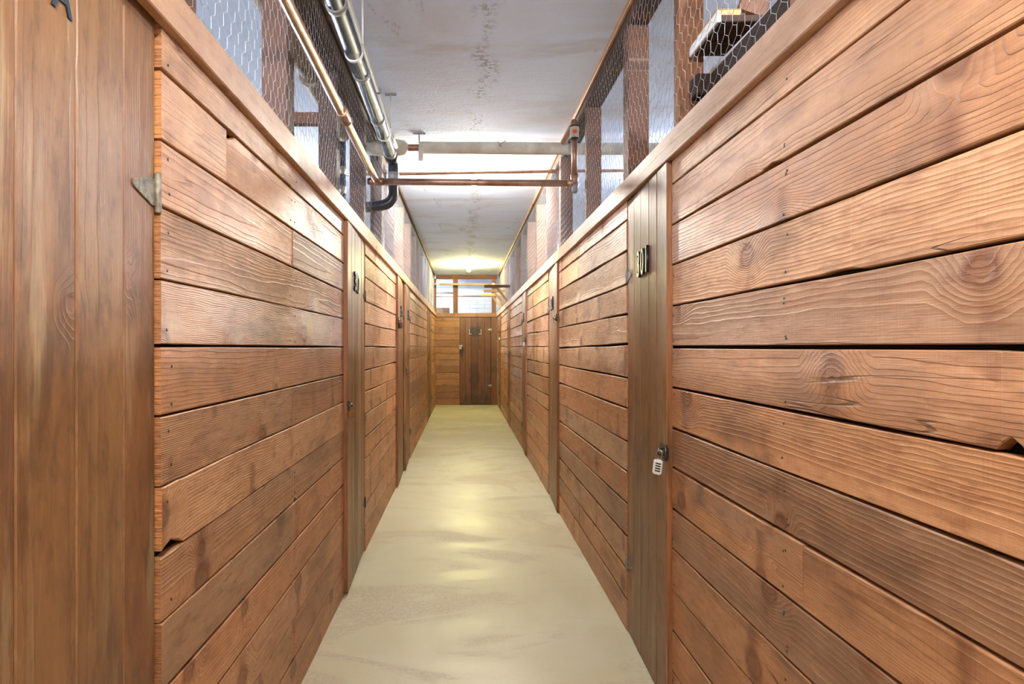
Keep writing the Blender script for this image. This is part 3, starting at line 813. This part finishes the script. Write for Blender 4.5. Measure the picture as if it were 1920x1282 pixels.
for y in (2.6, 3.6):
    h = obj('hanger', tube_mesh('hanger', [(-.45, y, za+.04), (-.45, y, CEIL-.002)], .005, M['white'], 8), ab)
    obj('hanger_plate', box_mesh('hanger_plate', .07, .02, .006, M['collar']), h, T(-.45, y, CEIL-.004))
    ring_part(h, 'hanger_loop', (-.462-.035*(y+1.5)/5.52, y, za), (0, 1, 0), ra+.004, .018, M['white'])

wc = tag(empty('white_conduit', T(0, 0, 0)), 'thin white conduit running beside the black drain pipe', 'pipe')
obj('run', tube_mesh('run', [(-.455, -1.5, Zc+1.395), (-.475, 4.1, Zc+1.395)], .012, M['white'], 12), wc)
for y in (2.0, 3.2): ring_part(wc, 'clip', (-.467, y, Zc+1.395), (0, 1, 0), .016, .02, M['collar'])

ins = tag(empty('insulated_pipe', T(0, 0, 0)), 'cloth wrapped insulated pipe crossing under the ceiling', 'pipe')
zi, yi = Zc+1.445, 4.26
obj('bare_pipe', tube_mesh('bare_pipe', [(-.62, yi, zi), (-.25, yi, zi)], .024, M['copper'], 16), ins)
obj('wrap', tube_mesh('wrap', [(-.325, yi, zi), (-.315, yi, zi), (.3, yi, zi-.004), (.9, yi, zi-.008), (1.6, yi, zi-.01)], .043, M['insul'], 18, radii=[.036, .043, .044, .043, .043]), ins)
obj('flap', box_mesh('flap', .034, .004, .10, M['insul']), ins, T(-.31, yi-.046, zi-.06))
obj('elbow_wrap', tube_mesh('elbow_wrap', [(-.405, yi, zi), (-.43, yi, zi), (-.50, yi, zi), (-.62, yi, zi), (-.75, yi, zi)], .06, M['insul'], 18, radii=[.026, .05, .062, .058, .045]), ins)
hh = obj('hanger', tube_mesh('hanger', [(-.325, yi, zi), (-.325, yi, CEIL-.002)], .004, M['collar'], 8), ins)
obj('hanger_plate', box_mesh('hanger_plate', .09, .02, .005, M['collar']), hh, T(-.325, yi, CEIL-.004))
obj('tie_wire', tube_mesh('tie_wire', [(.24, yi-.05, zi+.03), (.27, yi-.055, zi-.01), (.25, yi-.055, zi+.0), (.30, yi-.05, zi+.035)], .003, M['collar'], 6), ins)

th = tag(empty('thin_copper_pipe', T(0, 0, 0)), 'thin copper pipe crossing the corridor behind the thick one', 'pipe')
obj('run', tube_mesh('run', [(-.95, 4.72, Zc+1.385), (-.55, 4.72, Zc+1.39), (.78, 4.72, Zc+1.412), (1.7, 4.72, Zc+1.42)], .0125, M['copper'], 12), th)
ring_part(th, 'coupling', (.70, 4.72, Zc+1.4107), (1, 0, .016), .016, .05, M['copper'])

ow = tag(empty('wrapped_pipe', T(0, 0, 0)), 'old brown wrapped pipe behind the left chicken wire', 'pipe')
obj('wrap', tube_mesh('wrap', [(-.81, y, Zc+1.43+.006*math.sin(y*9)) for y in [0.5+.15*k for k in range(24)]], .052, M['brownwrap'], 16, radii=[.05+.006*math.sin(k*2.1) for k in range(24)]), ow)
for y in (2.5, 3.1, 3.7): ring_part(ow, 'band', (-.81, y, Zc+1.43), (0, 1, 0), .060, .02, M['brownwrap'])

vp = tag(empty('vent_stack', T(0, 0, 0)), 'banded black and silver upright pipe behind the left wire', 'pipe')
obj('stack', tube_mesh('stack', [(-.89, 4.25, 0), (-.89, 4.25, CEIL)], .034, M['abs'], 16), vp)
for z in (2.2, 2.38, 2.52): ring_part(vp, 'collar', (-.89, 4.25, z), (0, 0, 1), .040, .06, M['steel'])

wp = tag(empty('white_pipe', T(0, 0, 0)), 'white pipe crossing high in front of the end transom', 'pipe')
obj('run', tube_mesh('run', [(-1.2, 12.38, 2.575), (1.2, 12.38, 2.565)], .024, M['cap'], 12), wp)
for x in (-.55, .62): ring_part(wp, 'collar', (x, 12.38, 2.57), (1, 0, 0), .03, .05, M['white'])

# ------------------------------------------------------------------ bulbs
def bulb(x, y, watts, col, label, grp, drop=0.0):
    root = tag(empty('ceiling_bulb', T(x, y, CEIL-.0005)), label, 'light bulb', grp)
    obj('lampholder', lathe_mesh('lampholder', [(.055, 0), (.055, -.012), (.04, -.03), (.024, -.036), (.022, -.055)], M['porcelain'], 20), root)
    if drop:  # cord added to hang the rear bulb low and brighten the ceiling
        obj('added_cord', tube_mesh('added_cord', [(0, 0, -.05), (0, 0, -.05-drop)], .004, M['black'], 8), root)
        obj('socket', lathe_mesh('socket', [(.008, -.03-drop), (.02, -.04-drop), (.02, -.058-drop)], M['black'], 14), root)
    r = .034
    area = 4*math.pi*r*r
    prof = [(.014, -.052), (.016, -.062), (.026, -.078), (.033, -.095), (.034, -.108), (.030, -.124), (.019, -.138), (.004, -.142)]
    obj('glass_bulb', lathe_mesh('glass_bulb', prof, bulb_mat(col, watts/(math.pi*area)), 16), root, T(0, 0, -drop))
    return root
for (x, y, w, c), lb in zip(CORRIDOR_BULBS, ('bare bulb hung low on an added cord behind the viewer', 'bare white bulb hidden behind the copper cross pipe', 'bare glowing yellow bulb near the end transom')):
    bulb(x, y, w, c, lb, 'bare bulbs along the corridor ceiling', 0.32 if y < 0 else 0.0)
for (x, y, w, c), lb in zip(FILL_BULBS, ('added unseen bulb over the nearest left lockers', 'added unseen bulb over the middle left lockers', 'added unseen bulb over the far left lockers', 'added unseen bulb over the nearest right lockers',
        'added unseen bulb over the middle right lockers', 'added unseen bulb over the far right lockers', 'added unseen bulb in the room beyond the end door')):
    bulb(x, y, w, c, lb, 'added fill bulbs over the lockers')

# ------------------------------------------------------------------ things kept in the lockers, seen above the cap boards
# right: dark cabinet with a white edge, slatted shelf, boards, bag
cb = tag(empty('dark_cabinet', T(1.213, 1.46, 0)), 'tall dark brown cabinet behind the right chicken wire', 'cabinet')
obj('body', box_mesh('body', .74, 1.12, 2.185, M['darkwood'], .004, True), cb)
obj('corner_block', box_mesh('corner_block', .065, .06, .07, M['darkwood'], .004), cb, T(-.4035, .53, 2.13))
pr = tag(empty('white_rod', T(.848, 1.5, 2.194)), 'thin white rod lying along the dark cabinet edge', 'rod')
obj('shaft', tube_mesh('shaft', [(.04, -.6, .0), (.006, .50, 0)], .0085, M['white'], 10), pr)
obj('end_tip', tube_mesh('end_tip', [(.006, .50, 0), (.0055, .52, 0)], .0095, M['pine'], 10), pr)
sh = tag(empty('slatted_shelf', T(1.0, 1.92, 2.262)), 'slatted board shelf with white edge above the dark cabinet', 'shelf')
obj('edge_strip', box_mesh('edge_strip', .012, .225, .034, M['white'], .002), sh, T(-.214, 0, .006))
y = -.112
for i, w in enumerate((.058, .072, .094)):
    obj('slat', board_mesh('slat', .42, w-.006, .02, (M['plate'], M['darkpost'], M['plate'])[i], i), sh, frame((.004, y+w/2, -.008+.006*(i % 2)), (1, 0, 0), (0, 0, 1), (0, -1, 0)))
    y += w
for xx in (-.05, .15): obj('leg', box_mesh('leg', .03, .20, .066, M['plate']), sh, T(xx, 0, -.0425))
ob = tag(empty('board_offcut', T(.836, 1.93, 2.287)), 'yellow chipboard offcut lying on the slatted shelf', 'board')
obj('core', box_mesh('core', .075, .16, .026, M['osb'], .001, True), ob)
obj('face', box_mesh('face', .075, .16, .003, M['pine']), ob, T(0, 0, .0277))
lb_ = obj('leaning_board', board_mesh('leaning_board', .46, .09, .022, M['lightpost'], 77), None, frame((.985, 1.85, 2.52), Vector((.35, 0, 1)).normalized(), (0, 1, 0), Vector((-1, 0, .35)).normalized()))
tag(lb_, 'brown board leaning up from the slatted shelf', 'board')
ct = tag(empty('storage_crate', T(1.05, 2.36, 0)), 'tall plywood crate hidden behind the right wall cap', 'crate')
obj('body', box_mesh('body', .4, .46, 2.12, M['pine'], .003, True), ct)
import bmesh as _bm
def blob(name, sx, sy, sz, mat, seed, amp=.25):
    from mathutils import noise as mn
    bm = _bm.new(); _bm.ops.create_icosphere(bm, subdivisions=4, radius=1.0)
    for q in bm.verts:
        d = q.co.normalized(); k = 1 + amp*mn.noise(d*1.7+Vector((seed, 0, 0))) + amp*.45*mn.noise(d*5+Vector((0, seed, 0)))
        z = max(d.z*k, -.75)
        q.co = Vector((d.x*k*sx, d.y*k*sy, (z+.75)*sz))
    me = bpy.data.meshes.new(name); bm.to_mesh(me); bm.free(); me.materials.append(mat)
    me.polygons.foreach_set('use_smooth', [True]*len(me.polygons)); return me
bg = tag(empty('plastic_bag', T(.98, 2.27, 2.121)), 'crumpled white plastic bag showing above the right cap board', 'bag')
obj('sack', blob('sack', .13, .13, .085, M['bag'], 4), bg)
obj('knot', blob('knot', .025, .025, .03, M['bag'], 9), bg, T(0, 0, .14))

# lumber brackets on the far right posts
for i, (y, x0) in enumerate(((9.58, .33), (10.38, .35), (11.18, .33))):
    zb = 2.236
    br = tag(empty('wooden_bracket', T(PXR, y, zb)), ('nearest', 'middle', 'farthest')[i] + ' of three wooden brackets reaching over the far right wall', 'bracket', 'wooden brackets on the far right posts')
    me = board_mesh('arm', PXR-x0, .045, .035, M['post'] if i == 0 else M['pine'], i)
    obj('arm', me, br, T(-(PXR-x0)/2, -.04, 0))
    a = Vector((-.21, -.02, -.022)); b = Vector((-.015, -.02, -.27)); d = (b-a)
    xd = d.normalized(); yd = Vector((0, 1, 0)); zd = xd.cross(yd)
    obj('brace', board_mesh('brace', d.length, .035, .03, M['pine'], 20+i), br, frame((a+b)/2, xd, yd, zd))

# grey cloth bag hanging from the far right plate
gb = tag(empty('grey_bag', T(.86, 8.9, 2.05)), 'blue grey cloth bag hanging behind the far right wire', 'bag')
obj('pouch', blob('pouch', .07, .07, .16, M['greyplastic'], 6), gb)
obj('strap', tube_mesh('strap', [(0, 0, .24), (.01, 0, .45), (0, 0, PLATE0-2.05)], .008, M['greyplastic'], 8), gb)

# left lockers: cross rail of the divider, dark box
rl = tag(empty('divider_rail', T(-1.75, 3.05, 2.44)), 'brown horizontal rail of the divider behind the left wire', 'rail')
obj('rail', board_mesh('rail', 2.0, .06, .04, M['post'], 5), rl)
for x in (-.98, .0): obj('upright', board_mesh('upright', CEIL-.01, .05, .04, M['post'], x), rl, frame((x, .041, CEIL/2-2.44), (0, 0, 1), (0, 1, 0), (-1, 0, 0)))

# beyond the end wall: shelf unit with a cardboard box
su = tag(empty('storage_rack', T(-.62, 14.2, 0)), 'white storage rack behind the end transom', 'shelf')
obj('shelf_board', box_mesh('shelf_board', .9, .4, .03, M['white'], .002), su, T(0, 0, 1.98))
obj('shelf_board', box_mesh('shelf_board', .9, .4, .03, M['white'], .002), su, T(0, 0, 2.56))
for x in (-.43, .43):
    for y in (-.18, .18): obj('upright', box_mesh('upright', .03, .03, 2.6, M['white'], .002, True), su, T(x, y, 0))
cbx = tag(empty('cardboard_box', T(-.52, 14.18, 1.996)), 'brown cardboard box on the rack behind the end transom', 'box')
obj('carton', box_mesh('carton', .34, .3, .19, M['card'], .002, True), cbx)
obj('tape', box_mesh('tape', .05, .302, .001, M['osb']), cbx, T(0, 0, .1907))
bp = tag(empty('wall_pipe', T(0, YO-.05, 2.58)), 'thin brown pipe fixed along the white brick wall', 'pipe')
obj('run', tube_mesh('run', [(-1.5, 0, 0), (1.5, 0, .02)], .014, M['copper'], 10), bp)
for x in (-.9, .6): ring_part(bp, 'clip', (x, 0, .01), (1, 0, 0), .018, .02, M['steel'])
